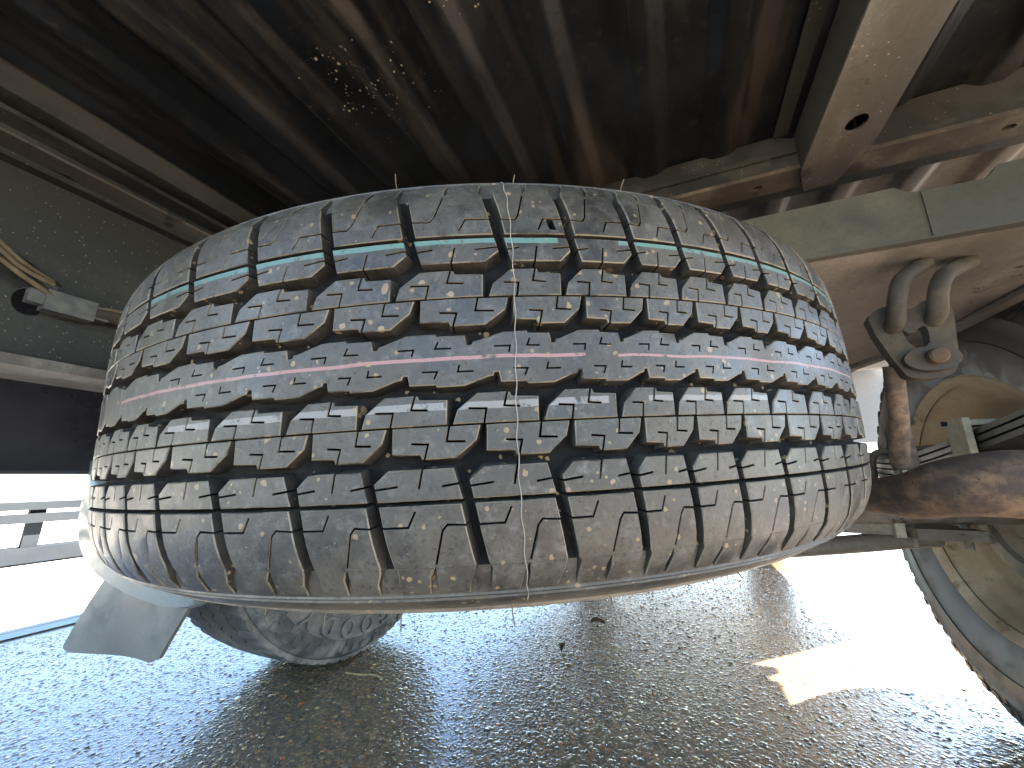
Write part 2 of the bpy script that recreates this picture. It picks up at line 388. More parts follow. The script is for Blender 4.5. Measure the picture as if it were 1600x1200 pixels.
def pebbles():
    n = 90000
    # denser and smaller close to the camera
    Y = .25+rng.random(n)**1.35*2.0
    X = -1.75+rng.random(n)*(1.75+.95)
    keep = (X > -1.62)
    X, Y = X[keep], Y[keep]; n = len(X)
    rad = .0016+rng.random(n)**2.4*.0046
    rad[rng.random(n) < .03] *= 1.5
    seg = 6
    ang = np.arange(seg)/seg*2*np.pi
    V = np.zeros((n, 2*seg+1, 3)); a0 = rng.random(n)*6.28
    ell = .65+rng.random(n)*.7; rot = rng.random(n)*6.28
    tiltx = rng.normal(0, .25, n); tilty = rng.normal(0, .25, n)
    for ring, (rr, hh) in enumerate(((1.0, -.10), (.66, .085))):
        jit = 1+rng.normal(0, .13, (n, seg))
        px = np.cos(ang[None]+a0[:, None])*rr*jit; py = np.sin(ang[None]+a0[:, None])*rr*jit*ell[:, None]
        qx = px*np.cos(rot)[:, None]-py*np.sin(rot)[:, None]; qy = px*np.sin(rot)[:, None]+py*np.cos(rot)[:, None]
        V[:, ring*seg:(ring+1)*seg, 0] = X[:, None]+qx*rad[:, None]
        V[:, ring*seg:(ring+1)*seg, 1] = Y[:, None]+qy*rad[:, None]
        V[:, ring*seg:(ring+1)*seg, 2] = rad[:, None]*(hh+(qx*tiltx[:, None]+qy*tilty[:, None])*(ring*.6))
    V[:, -1, 0] = X; V[:, -1, 1] = Y; V[:, -1, 2] = rad*.11
    F = []
    for k in range(seg):
        k2 = (k+1) % seg
        F += [(k, k2, seg+k2), (k, seg+k2, seg+k), (seg+k, seg+k2, 2*seg)]
    F = np.array(F); T = (F[None]+(np.arange(n)*(2*seg+1))[:, None, None]).reshape(-1, 3)
    me = bpy.data.meshes.new('aggregate_stones')
    me.vertices.add(n*(2*seg+1)); me.vertices.foreach_set('co', V.reshape(-1))
    me.loops.add(T.size); me.loops.foreach_set('vertex_index', T.reshape(-1).astype(np.int32))
    me.polygons.add(len(T)); me.polygons.foreach_set('loop_start', (np.arange(len(T))*3).astype(np.int32))
    me.update(calc_edges=True); me.shade_smooth()
    o = link('aggregate_stones', me, None, M_pebble); o['kind'] = 'stuff'
    o['label'] = 'small wet stones set in the asphalt under the truck'
pebbles()

# ------------------------------------------------------------------ the spare tyre
RT = .385
PROF = [(0, 0), (.0, .03), (.001, .055), (.003, .075), (.0075, .088), (.012, .095), (.02, .1022), (.03, .1085), (.045, .115),
        (.06, .1205), (.08, .126), (.1, .128), (.13, .125), (.16, .112), (.176, .100), (.181, .094)]
_f = spline([(RT-d, v, 0) for d, v in PROF], 12)
_pr = np.array([(p.x, p.y) for p in _f])
_arc = np.concatenate([[0], np.cumsum(np.hypot(*np.diff(_pr, axis=0).T))])
AMAX = _arc[-1]
def prof(a):
    s = 1 if a >= 0 else -1; a = min(abs(a), AMAX)
    r = np.interp(a, _arc, _pr[:, 0]); z = np.interp(a, _arc, _pr[:, 1])
    a0, a1 = max(0, a-.002), min(AMAX, a+.002)
    tr = np.interp(a1, _arc, _pr[:, 0])-np.interp(a0, _arc, _pr[:, 0]); tz = np.interp(a1, _arc, _pr[:, 1])-np.interp(a0, _arc, _pr[:, 1])
    l = math.hypot(tr, tz); nr, nz = tz/l, -tr/l
    return r, s*z, nr, s*nz
_cache = {}
def tp(x, a, h):
    """unrolled tread (x metres round, a metres across, h proud) -> tyre space"""
    th = x/RT; k = round(a, 6)
    if k not in _cache: _cache[k] = prof(k)
    r, z, nr, nz = _cache[k]
    r += nr*h; z += nz*h
    return (r*math.sin(th), -r*math.cos(th), z)

TL = [-10.2, -5.4, -.7, 5.6, 11.9, 17.1, 23.1, 28.9, 34, 38.1, 42.3, 47.1, 52.2, 57.2]
TU = [-6.3, .3, 7, 13.5, 19.5, 25.9, 31, 35.7, 39.9, 44.4, 48.7, 53.5]
def close_ring(T):
    seq = [5.2, 6.1, 5.9, 4.6, 4.3, 5.0, 6.2, 5.4]
    rest = 360-(T[-1]-T[0]); out = []; tot = 0; i = 0
    while tot+seq[i % 8] < rest-2: out.append(seq[i % 8]); tot += seq[i % 8]; i += 1
    k = rest/tot; a = T[-1]; T = list(T)
    for q in out: a += q*k; T.append(a)
    return T                                   # last knot = first knot + 360
TL, TU = close_ring(TL), close_ring(TU)
def smap(T, s):
    n = len(T)-1; w_, s_ = divmod(s, n); i = int(s_); f = s_-i
    return R(T[i]+(T[i+1]-T[i])*f+360*w_)*RT

def notch(pts, w=.0008):
    """slot sides for a cut path pts[0] (on the outline) -> inwards"""
    P = [Vector(p) for p in pts]; L_, R_ = [], []
    for i, p in enumerate(P):
        d = (P[min(i+1, len(P)-1)]-P[max(i-1, 0)]).normalized()
        if 0 < i < len(P)-1:
            d0 = (P[i]-P[i-1]).normalized(); d1 = (P[i+1]-P[i]).normalized()
            n = (Vector((-d0.y, d0.x))+Vector((-d1.y, d1.x))).normalized(); k = 1/max(.5, n.dot(Vector((-d1.y, d1.x))))
        else: n = Vector((-d.y, d.x)); k = 1
        L_.append(p+n*w*.5*k); R_.append(p-n*w*.5*k)
    return [(q, 1) for q in L_]+[(q, 1) for q in reversed(R_)]
def slot_ring(pts, w=.0008):
    return [tuple(q) for q, _ in notch(pts, w)][::-1]

CH = {0: .0005, 1: .00012, 2: .0004, 3: .00003}
DR = {0: .0012, 1: 0.0, 2: .0003, 3: 0.0}
def offset_ring(P, F, tab, sign):
    n = len(P); out = []
    for i in range(n):
        p0, p1, p2 = P[i-1], P[i], P[(i+1) % n]
        d0 = (p1-p0).normalized(); d1 = (p2-p1).normalized()
        n0 = Vector((-d0.y, d0.x))*sign; n1 = Vector((-d1.y, d1.x))*sign      # sign +1 = towards the inside (CCW)
        a, b = tab[F[i-1]], tab[F[i]]
        den = n0.x*n1.y-n0.y*n1.x
        if abs(den) < .12: out.append(p1+(n0*a+n1*b)*.5)
        else:
            q = Vector(((a*n1.y-b*n0.y)/den, (n0.x*b-n1.x*a)/den))
            if q.length > 2.2*max(a, b): q = q.normalized()*2.2*max(a, b)
            out.append(p1+q)
    return out
def block_geo(G, ring, holes=(), depth=.0074, step=.0055):
    """ring: list of ((x, a), edge flag) counter-clockwise; adds a chamfered, drafted block to G"""
    P = []; F = []
    n = len(ring)
    for i in range(n):
        p, f = ring[i]; q = Vector(ring[(i+1) % n][0]); p = Vector(p)
        k = 1 if f == 1 else max(1, int((q-p).length/step))
        for j in range(k): P.append(p.lerp(q, j/k)); F.append(f)
    top = offset_ring(P, F, CH, 1); base = offset_ring(P, F, DR, -1)
    xs = [p.x for p in P]; ys = [p.y for p in P]; inter = []
    tp_ = [tuple(q) for q in top]
    for x in np.arange(min(xs)+step*.5, max(xs), step):
        for y in np.arange(min(ys)+step*.5, max(ys), step):
            q = (x, y)
            if inside(q, tp_) and not any(inside(q, h) for h in holes) and min((Vector(q)-t).length for t in top) > step*.35: inter.append(q)
    vo, tris, mp = cdt([tp_]+[list(h) for h in holes], inter)
    V, Fc, T, UVs = G['v'], G['f'], G['top'], G['uv']
    b = len(V)
    def add(q, h): V.append(tp(q[0], q[1], h)); UVs.append((math.degrees(q[0]/RT), q[1]))
    for q in vo: add(q, 0)
    for f in tris: Fc.append([b+i for i in f]); T.append(1)
    n = len(P); m1 = len(V)
    for q in P: add(q, -.0005)
    m2 = len(V)
    for q in base: add(q, -depth)
    for i in range(n):
        j = (i+1) % n
        a0, a1 = b+mp[i], b+mp[j]
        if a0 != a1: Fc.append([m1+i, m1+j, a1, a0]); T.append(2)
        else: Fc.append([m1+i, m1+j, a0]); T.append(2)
        Fc.append([m2+i, m2+j, m1+j, m1+i]); T.append(0 if F[i] == 1 else .4)
    o = n
    for h in holes:
        k = len(h); c0 = len(V)
        for q in h: add(q, -.005)
        for i in range(k):
            j = (i+1) % k
            Fc.append([c0+j, c0+i, b+mp[o+i], b+mp[o+j]]); T.append(0)
        Fc.append([c0+i for i in range(k)][::-1]); T.append(0)
        o += k
def newG(): return dict(v=[], f=[], top=[], uv=[])
def build_G(G, name, parent):
    me = bpy.data.meshes.new(name); me.from_pydata(G['v'], [], G['f'])
    uvl = me.uv_layers.new(name='tread'); li = np.zeros(len(me.loops), np.int32); me.loops.foreach_get('vertex_index', li)
    uvl.data.foreach_set('uv', np.array(G['uv'])[li].astype(np.float32).reshape(-1))
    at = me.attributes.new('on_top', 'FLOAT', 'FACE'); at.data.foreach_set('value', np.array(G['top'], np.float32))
    me.shade_smooth(); me.set_sharp_from_angle(angle=R(28))
    return link(name, me, parent, M_spare)

spare = empty('spare_wheel', 'large all-terrain spare tyre slung flat under the ribbed truck bed', 'spare tyre')
nz_ = Vector((-.0358, -.0554, 1)).normalized()
spare.matrix_world = Matrix.Translation((-.233, .493, HC+.0636)) @ Vector((0, 0, 1)).rotation_difference(nz_).to_matrix().to_4x4()

def carcass():
    G = newG(); seg = 320; A = []
    def lev(a):
        a = abs(a)
        return float(np.interp(a, [0, .0845, .0872, .1010, .1030, .1035, .1045, .105, .1065, .107, .1080, .1085, .1115, .124, .1245, .1255, .126, .134, .1345, .1355, .136], [-.0072, -.0072, -.0040, -.0012, -.0003, .0005, .0005, -.0002, -.0002, .0006, .0006, 0, 0, 0, .0007, .0007, 0, 0, .0007, .0007, 0]))
    aa = sorted(set([0, .0415, .0465, .0115, .0165, .02, .03, .0515, .06, .0715, .08, .0835, .085, .0865, .089, .092, .096, .1, .1010, .1030, .1035, .1045, .105, .1065, .107, .1080, .1085, .1115, .115, .12, .124, .1245, .1255, .126, .13, .134, .1345, .1355, .136] + list(np.linspace(.142, AMAX, 22))))
    aa = [-x for x in reversed(aa) if x > 0]+aa
    inner = []
    for a in aa:
        h = lev(a)
        for k in range(seg):
            x = R(k*360/seg-100)*RT; G['v'].append(tp(x, a, h)); G['uv'].append((k*360/seg-100, a))
    n = len(aa)
    for i in range(n-1):
        for k in range(seg):
            k2 = (k+1) % seg
            G['f'].append([i*seg+k, i*seg+k2, (i+1)*seg+k2, (i+1)*seg+k]); G['top'].append(1 if abs(aa[i]) > .0868 and abs(aa[i+1]) > .0868 else 0)
    # close the inside of the casing
    r, z, *_ = prof(AMAX); base = len(G['v'])
    for (rr, zz) in ((r-.002, -z+.004), (r+.08, -.1), (r+.12, 0), (r+.08, .1), (r-.002, z-.004)):
        for k in range(seg):
            th = R(k*360/seg-100); G['v'].append((rr*math.sin(th), -rr*math.cos(th), zz)); G['uv'].append((0, 1))
    rings = [0]+[base+i*seg for i in range(5)]+[(n-1)*seg]
    for a, b in zip(rings, rings[1:]):
        for k in range(seg):
            k2 = (k+1) % seg; G['f'].append([a+k2, a+k, b+k, b+k2]); G['top'].append(0)
    return build_G(G, 'tyre', spare)
tyre = carcass()

Ab = dict(v=(.0289, .0422), pts=[((0, 0), 2), 'seven', ((.935, 0), 0), ((.945, .82), 0), ((.645, .86), 0), ((.625, 1), 0), 'ell', ((.27, 1), 0), ((.05, .47), 0)],
          cuts=dict(seven=[(.335, 0), (.365, .47), (.17, .5)], ell=[(.600, 1), (.560, .54), (.735, .5)]))
Eb = dict(v=(.0461, .0588), pts=[((.135, 0), 0), 'mid', ((.82, 0), 0), ((.975, .42), 0), 'rt', ((.935, 1), 2), ((.052, 1), 2), 'lf'],
          cuts=dict(mid=[(.46, 0), (.50, .62)], rt=[(.9625, .60), (.72, .52)], lf=[(.0935, .5), (.26, .57)]))
Fb = dict(v=(.0606, .0866), pts=[((.07, 0), 2), ((.925, 0), 0), 's1', ((.80, 1), 3), ((-.055, 1), 0), 's2'],
          cuts=dict(s1=[(.886, .33), (.62, .33), (.545, .09)], s2=[(.029, .33), (.22, .31), (.27, .40), (.36, .95)]))
def rot180(B, w_):
    lo, hi = B['v']
    fn = lambda q: (w_-q[0], 1-q[1])
    return dict(v=(-hi, -lo), pts=[p if isinstance(p, str) else (fn(p[0]), p[1]) for p in B['pts']], cuts={k: [fn(q) for q in c] for k, c in B['cuts'].items()})
def shifted(B, lo, hi): return dict(B, v=(lo, hi))
ROWS = [  # (shape, knots, offset, counts from)
    (Ab, TU, -.15), (shifted(rot180(Ab, .945), 0.0153, .0282), TU, .12),
    (shifted(Ab, -.0282, -.0153), TL, -.13), (rot180(Ab, .945), TL, .22),
    (Eb, TU, 0.0), (Fb, TU, 0.0), (rot180(Eb, 1.0), TL, 0.0), (rot180(Fb, 1.0), TL, 0.0)]
LUG = [dict(v=(.0867, .1020), pts=[((-.045, 0), 3), ((.37, 0), 0), ((.365, .3), 0), ((.385, .9), 0), ((.37, 1), 0), ((.04, 1), 0), ((.01, .5), 0), ((-.045, .12), 0)], cuts={}),
       dict(v=(.0867, .1020), pts=[((.375, 0), 3), ((.79, 0), 0), ((.77, .12), 0), ((.80, .7), 0), ((.78, 1), 0), ((.47, 1), 0), ((.43, .3), 0)], cuts={})]
def ring_of(B, T, s0):
    lo, hi = B['v']; out = []
    f = lambda q: Vector((smap(T, s0+q[0]), lo+(hi-lo)*q[1]))
    for p in B['pts']:
        if isinstance(p, str):
            # the slot must follow the edge it starts on
            out += [(tuple(q), fl) for q, fl in notch([f(q) for q in B['cuts'][p]])]
            out[-1] = (out[-1][0], out[-1-len(B['cuts'][p])*2][1])
        else: out.append((tuple(f(p[0])), p[1]))
    return out
VIS = (-26, 84)
rest = newG(); nblk = 0
for B, T, off in ROWS:
    n = len(T)-1
    for k in range(n):
        s0 = k+off; mid = math.degrees(smap(T, s0+.45)/RT); mid = (mid+180) % 360-180
        rg = ring_of(B, T, s0); holes = []
        if B is Fb and abs(mid-30.3) < 2.4:      # the chunk torn out of one shoulder block
            f = lambda q: (smap(T, s0+q[0]), B['v'][0]+(B['v'][1]-B['v'][0])*q[1])
            holes = [[f(q) for q in ((.70, .1), (.80, .08), (.76, .3), (.66, .31))]]
        if VIS[0] < mid < VIS[1]:
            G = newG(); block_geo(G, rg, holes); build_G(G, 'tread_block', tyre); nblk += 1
        else: block_geo(rest, rg, holes, step=.02)
lug_rest = newG()
for side, T in ((1, TU), (-1, TL)):
    n = len(T)-1
    for k in range(n):
        for B in LUG:
            b = B if side > 0 else rot180(B, 1.0)
            mid = (math.degrees(smap(T, k+.45)/RT)+180) % 360-180
            if side < 0 and VIS[0] < mid < VIS[1]-10:
                G = newG(); block_geo(G, ring_of(b, T, k), depth=.0044); build_G(G, 'shoulder_lug', tyre)
            else: block_geo(lug_rest, ring_of(b, T, k), depth=.0044, step=.02 if not VIS[0] < mid < VIS[1] else .006)
o = build_G(rest, 'tread_block_rest', tyre); o['kind'] = 'stuff'
o = build_G(lug_rest, 'shoulder_lug_rest', tyre); o['kind'] = 'stuff'

def centre_rib():
    G = newG()
    nU, nL = len(TU)-1, len(TL)-1
    upper = [(.0, .0108), (.02, .0064), (.07, .0064), (.085, .0080), (.14, .0083), (.40, .0119), (.60, .0120), (.70, .0120), (.715, .0110), (.985, .0108)]
    a0 = -60
    U_ = []; L_ = []; holes = []
    for k in range(nU):
        s0 = k-.42
        for s, v in upper: U_.append((smap(TU, s0+s), v))
    for k in range(nL):
        s0 = k+.35
        for s, v in upper: L_.append((smap(TL, s0+.06-s), -v))
    xs = smap(TU, -.42); xe = xs+2*math.pi*RT
    U_ = [q for q in U_ if xs+.002 < q[0] < xe-.002]; L_ = sorted([((q[0]-xs) % (2*math.pi*RT)+xs, q[1]) for q in L_])
    L_ = [q for q in L_ if xs+.002 < q[0] < xe-.002]
    U_.sort(); ring = [((xs, -.0085), 0)]+[(q, 0) for q in L_]+[((xe, -.0085), 0), ((xe, .0085), 0)]+[(q, 0) for q in reversed(U_)]+[((xs, .0085), 0)]
    for k in range(1, nU-1):
        s0 = k-.42; x = lambda s: smap(TU, s0+s)
        if not -30 < math.degrees(x(.5)/RT) % 360 < 95: continue
        holes.append(slot_ring([(x(.30), .0052), (x(.475), .0052), (x(.455), .0023)][::-1]))
        holes.append(slot_ring([(x(.73), .0084), (x(.695), .0052), (x(.86), .0050)]))
    for k in range(1, nL-1):
        s0 = k+.41; x = lambda s: smap(TL, s0-s)
        if not -30 < math.degrees(x(.5)/RT) % 360 < 95: continue
        holes.append(slot_ring([(x(.30), -.0056), (x(.475), -.0056), (x(.455), -.0026)][::-1]))
        holes.append(slot_ring([(x(.73), -.0084), (x(.695), -.0052), (x(.86), -.0050)]))
    holes = [h if sum((h[i][0]-h[i-1][0])*(h[i][1]+h[i-1][1]) for i in range(len(h))) < 0 else h[::-1] for h in holes]
    block_geo(G, ring, holes, step=.0075)
    return build_G(G, 'tread_rib', tyre)
centre_rib()
# mould thread running across the tread, and the moulding hairs
bm = bmesh.new()
pts = [Vector(tp(R(26.6+.25*math.sin(a*31)+(a+.1)*-1.0+.05*math.sin(a*400))*RT, a, .0006+.0003*math.sin(a*260))) for a in np.linspace(-.112, .104, 140)]
add_tube(bm, pts, .00022, 6); finish(bm, 'mould_thread', tyre, dirty('pale_rubber_thread', (.24, .22, .19), (.38, .35, .30), None, .7, scale=120))
for th, a, h, l in ((17.5, .109, 0, .009), (27.5, .112, 0, .006), (37.5, .112, 0, .008), (11.3, -.121, 0, .008), (17.4, -.121, 0, .010), (25.6, -.121, 0, .010), (33, -.119, 0, .006), (6, -.119, 0, .005), (45, -.117, 0, .005)):
    r, z, nr, nzz = prof(a); s = 1 if a > 0 else -1
    p0 = Vector(tp(R(th)*RT, a, -.001)); t_ = R(th)
    d = (Vector((math.sin(t_), -math.cos(t_), 0))*nr+Vector((0, 0, nzz))).normalized()
    bm = bmesh.new(); add_tube(bm, [p0, p0+d*l*.5, p0+d*l+Vector((.0006, .0004, 0))], .00035, 5)
    finish(bm, 'moulding_hair', tyre, M_wire)
# steel wheel inside the spare (turned about Z)
bm = bmesh.new()
prr = [(.19, -.115), (.208, -.112), (.203, -.098), (.196, -.09), (.185, -.05), (.18, .05), (.196, .09), (.203, .098), (.208, .112), (.19, .115), (.183, .09), (.168, .05), (.13, .065), (.09, .05), (.06, .055), (.03, .055),
       (.03, .048), (.06, .046), (.09, .042), (.13, .055), (.165, .03), (.17, -.05), (.183, -.09)]
lathe_x(bm, [(z, r) for r, z in prr], 72, True)
bmesh.ops.rotate(bm, verts=bm.verts, cent=(0, 0, 0), matrix=Matrix.Rotation(R(90), 3, 'Y'))
finish(bm, 'rim', spare, M_rim, 40)

# ------------------------------------------------------------------ the truck
truck = empty('pickup_truck', 'dusty pickup truck seen from below its ribbed black bed', 'pickup truck', (-.115, 1.0, 0))
off = Vector((.115, -1.0, 0))
_link = link
def link(name, me, parent=None, m=None):          # parts of the truck are modelled in world space
    o = _link(name, me, parent, m)
    if parent is truck: o.location = off
    return o

def bed_floor(nm, y_lo, y_hi, mt):
    pitch = .0865; x = -.60; prof_ = []
    x0 = -.083-pitch*6
    prof_.append((-.60, .84))
    k = 0
    xs = x0
    while xs < .80:
        for dx, z in ((-.024, .84), (-.0105, .8305), (.0085, .8305), (.022, .84)):
            if -.598 < xs+dx < .795: prof_.append((xs+dx, z))
        xs += pitch
    prof_.append((.795, .84))
    # round the folds
    fine = []
    for i, (a, z) in enumerate(prof_):
        if 0 < i < len(prof_)-1:
            p0, p2 = prof_[i-1], prof_[i+1]; d0 = math.hypot(a-p0[0], z-p0[1]); d1 = math.hypot(p2[0]-a, p2[1]-z); e = .0032
            q0 = (a+(p0[0]-a)*e/d0, z+(p0[1]-z)*e/d0); q2 = (a+(p2[0]-a)*e/d1, z+(p2[1]-z)*e/d1)
            fine += [q0, (.25*q0[0]+.5*a+.25*q2[0], .25*q0[1]+.5*z+.25*q2[1]), q2]
        else: fine.append((a, z))
    bm = bmesh.new(); ys = np.linspace(y_lo, y_hi, 24)
    lo = [[bm.verts.new((a, y, z+.0012*math.sin(a*31+y*7)*math.sin(y*11))) for a, z in fine] for y in ys]
    hi = [[bm.verts.new((a, y, .862)) for a, z in (fine[0], fine[-1])] for y in (ys[0], ys[-1])]
    for a, b in zip(lo, lo[1:]):
        for i in range(len(fine)-1): bm.faces.new((a[i], b[i], b[i+1], a[i+1]))
    bm.faces.new((hi[0][0], hi[0][1], hi[1][1], hi[1][0]))
    return finish(bm, nm, truck, mt, 35)
bed_floor('bed_floor', -.26, .53, M_floor)
bed_floor('bed_floor_front', .5305, 1.74, M_pink)
def hat(name, lo, hi, m, **k): return box(name, lo, hi, m, truck, **k)
hat('bed_edge_panel', (-1.03, -.26, .842), (-.602, 1.74, .868), M_frame)
# left bed beam with its drain hole
bl = plate('bed_beam', [(-.690, -.26), (-.633, -.26), (-.633, 1.74), (-.690, 1.74)], [circle_pts(-.672, .157, .011, .012)], .779, .782, 'xyz', M_beam, truck)
for lo, hi in (((-.636, -.26, .782), (-.633, 1.74, .842)), ((-.690, -.26, .782), (-.687, 1.74, .842))): hat('beam_web', lo, hi, M_frame, bevel=0)
hat('beam_lip', (-.6325, -.26, .7875), (-.606, 1.74, .793), M_frame, bevel=.002)
hat('beam_ledge', (-.6325, -.26, .806), (-.600, 1.74, .8395), M_frame, bevel=.004)
# right bed beam running back over the camera
plate('bed_beam', [(.171, -.26), (.232, -.26), (.2325, .488), (.226, .495), (.214, .535), (.182, .538), (.170, .50)], [circle_pts(.2047, .441, .0095, .0115)], .778, .781, 'xyz', M_beam, truck)
hat('beam_web', (.170, -.26, .781), (.173, .497, .839), M_frame, bevel=0); hat('beam_web', (.230, -.26, .781), (.233, .497, .839), M_frame, bevel=0)
hat('beam_flange', (.148, -.26, .832), (.1695, .495, .8355), M_frame, bevel=.001)
# lateral crossmember with its rusty drilled flange
hat('bed_crossmember', (-.60, .500, .789), (.795, .56, .8385), M_frame, bevel=.004)
hat('crossmember_bead', (-.60, .4955, .806), (.168, .4995, .813), M_frame, bevel=.0018)
plate('crossmember_flange', [(-.60, .497), (.168, .497), (.20, .489), (.235, .497), (.795, .497), (.795, .535), (-.60, .535)],
      [circle_pts(x, .517, .006, .0045, 12) for x in (-.35, -.12, .02, .128, .36, .5)], .783, .7885, 'xyz', M_rustflange, truck)
# left frame rail
plate('frame_rail', [(-.26, .545), (3.4, .545), (3.4, .75), (-.26, .75)], [circle_pts(.153, .606, .013, .016), circle_pts(.42, .63, .014)], -.644, -.64, 'yzx', M_frame, truck)
hat('rail_flange', (-.735, -.26, .533), (-.632, 3.4, .5445), M_axle, bevel=.003); hat('rail_flange', (-.735, -.26, .7505), (-.625, 3.4, .757), M_frame)
# right frame rail over the axle and the plate closing its end
plate('frame_rail', [(.06, .462), (.398, .462), (.394, .8), (.34, .97), (.32, 1.5), (.22, 1.6), (.20, 1.05), (.06, .86)],
      [circle_pts(.36, .56, .004, n=10), circle_pts(.375, .585, .003, n=8), circle_pts(.352, .61, .0035, n=8), circle_pts(.372, .66, .003, n=8)], .640, .645, 'xyz', M_pink, truck)
plate('rail_lip', [(.404, .462), (.420, .462), (.4165, .81), (.362, .985), (.342, 1.5), (.327, 1.5), (.346, .975), (.400, .805)], [], .634, .70, 'xyz', M_pink, truck)
hat('rail_web', (.396, .462, .646), (.4035, .80, .70), M_frame, bevel=0)
hat('frame_rail_front', (.22, 1.6, .56), (.34, 3.4, .70), M_frame)
plate('rail_end_plate', [(.04, .640), (.42, .640), (.56, .635), (.56, .714), (.30, .702), (.29, .690), (.235, .692), (.225, .701), (.04, .701)], [], .452, .460, 'xzy', M_green, truck, bevel=.0015)
hat('weld_seam', (.243, .4505, .642), (.2452, .4525, .690), M_green, bevel=.0005)
# exhaust hanger: rubber plate on two welded rods, a third rod down to the tailpipe
def Wp(*q): return [(x, y, z+HC) for x, y, z in q]
def chaikin(P):
    out = []
    for a, b in zip(P, P[1:]+P[:1]): out += [(a[0]*.75+b[0]*.25, a[1]*.75+b[1]*.25), (a[0]*.25+b[0]*.75, a[1]*.25+b[1]*.75)]
    return out
hg = plate('exhaust_hanger', chaikin([(.199, .158+HC), (.206, .170+HC), (.217, .174+HC), (.228, .171+HC), (.237, .167+HC), (.248, .175+HC), (.261, .175+HC), (.268, .165+HC), (.264, .13+HC), (.2625, .112+HC), (.258, .099+HC), (.250, .094+HC), (.227, .093+HC), (.218, .100+HC)][::-1]),
           [chaikin([(.224, .148+HC), (.232, .139+HC), (.2415, .149+HC), (.2455, .145+HC), (.244, .126+HC), (.230, .1255+HC)])], .498, .510, 'xzy', M_hanger, truck, bevel=.0022)
def hang_tube(name, pts, r, m, n=8, seg=14):
    o = tube(name, pts, r, m, None, n, seg); o.parent = hg; return o
hang_tube('hanger_rod', Wp((.2585, .503, .2175), (.244, .4935, .207), (.2295, .487, .195), (.222, .486, .175), (.219, .490, .155), (.2185, .5, .149)), .0078, M_hanger)
hang_tube('hanger_rod', Wp((.300, .517, .2175), (.2815, .505, .2075), (.264, .492, .195), (.2545, .487, .178), (.2515, .490, .158), (.251, .5, .152)), .0078, M_hanger)
plate('hanger_pad', [(x, z) for x, z in circle_pts(.240, .112+HC, .0215, .0125, 24)], [], .491, .4975, 'xzy', M_hanger, hg, bevel=.0015)
bm = bmesh.new(); add_tube(bm, [Vector((.2415, .4905, .113+HC)), Vector((.2415, .484, .113+HC)), Vector((.2415, .4825, .113+HC))], lambda t: .0078 if t < .9 else .0062, 18); finish(bm, 'hanger_bolt', hg, M_boltrust, 40)
hang_tube('hanger_drop_rod', Wp((.219, .515, .112), (.2195, .522, .09), (.222, .535, .06), (.224, .55, .035), (.226, .565, .012)), .0085, M_rust)
for o in hg.children: o.location = (0, 0, 0)
# tailpipe
pipe = tube('exhaust_pipe', Wp((.20, 1.25, .06), (.215, .98, .035), (.222, .80, 0), (.228, .68, -.022), (.236, .585, -.022), (.252, .525, -.010), (.295, .498, -.008), (.35, .487, -.024), (.43, .478, -.05), (.58, .47, -.075), (.74, .46, -.085)), lambda t: .0225+.0075*min(1, max(0, (t-.36)/.2)), M_rust, truck, 12, 28)
def pipe_part(name, lo, hi, m):
    o = box(name, lo, hi, m, None, .0015); o.parent = pipe; o.location = (0, 0, 0); return o
pipe_part('pipe_bracket', (.222, .565, .006+HC), (.243, .572, .052+HC), M_rust)
pipe_part('pipe_nub', (.226, .562, .050+HC), (.240, .575, .060+HC), M_rust)

tube('spare_winch_cable', [(-.233, .53, .83), (-.233, .515, .70), (-.234, .497, .545)], .006, M_hanger, truck, 6, 10)
# leaf spring with its clamp
spring = part_empty('leaf_spring', truck); spring.location = off
def leaf(y0, y1, dz, th=.0075):
    bm = bmesh.new(); ys = np.linspace(y0, y1, 24); rows = []
    for y in ys:
        z = HC+.012+.62*.1*(abs(1.02-y)/.42)**1.3*(1 if y < 1.02 else .9)+dz
        rows.append([bm.verts.new((x, y, zz)) for x, zz in ((.395, z), (.448, z), (.448, z+th), (.395, z+th))])
    for a, b in zip(rows, rows[1:]):
        for k in range(4): bm.faces.new((a[k], a[(k+1) % 4], b[(k+1) % 4], b[k]))
    bm.faces.new(rows[0][::-1]); bm.faces.new(rows[-1])
    o = finish(bm, 'leaf', None, M_leaf, 40, .0012); o.parent = spring; return o
for i, (y0, y1) in enumerate(((.45, 1.7), (.56, 1.55), (.66, 1.4), (.77, 1.27))): leaf(y0, y1, -.0105*i+.012)
bm = bmesh.new()
add_box(bm, (.385, .762, HC+.012), (.3935, .802, HC+.082)); add_box(bm, (.4495, .762, HC+.012), (.458, .802, HC+.082)); add_box(bm, (.3937, .762, HC+.071), (.4493, .802, HC+.0785))
cl = finish(bm, 'spring_clamp', None, M_clip, 40, .0012); cl.parent = spring
bm = bmesh.new(); add_tube(bm, [Vector((.38, .80, HC+.077)), Vector((.47, .78, HC+.077))], .0035, 10); o = finish(bm, 'clamp_bolt', None, M_steel); o.parent = spring
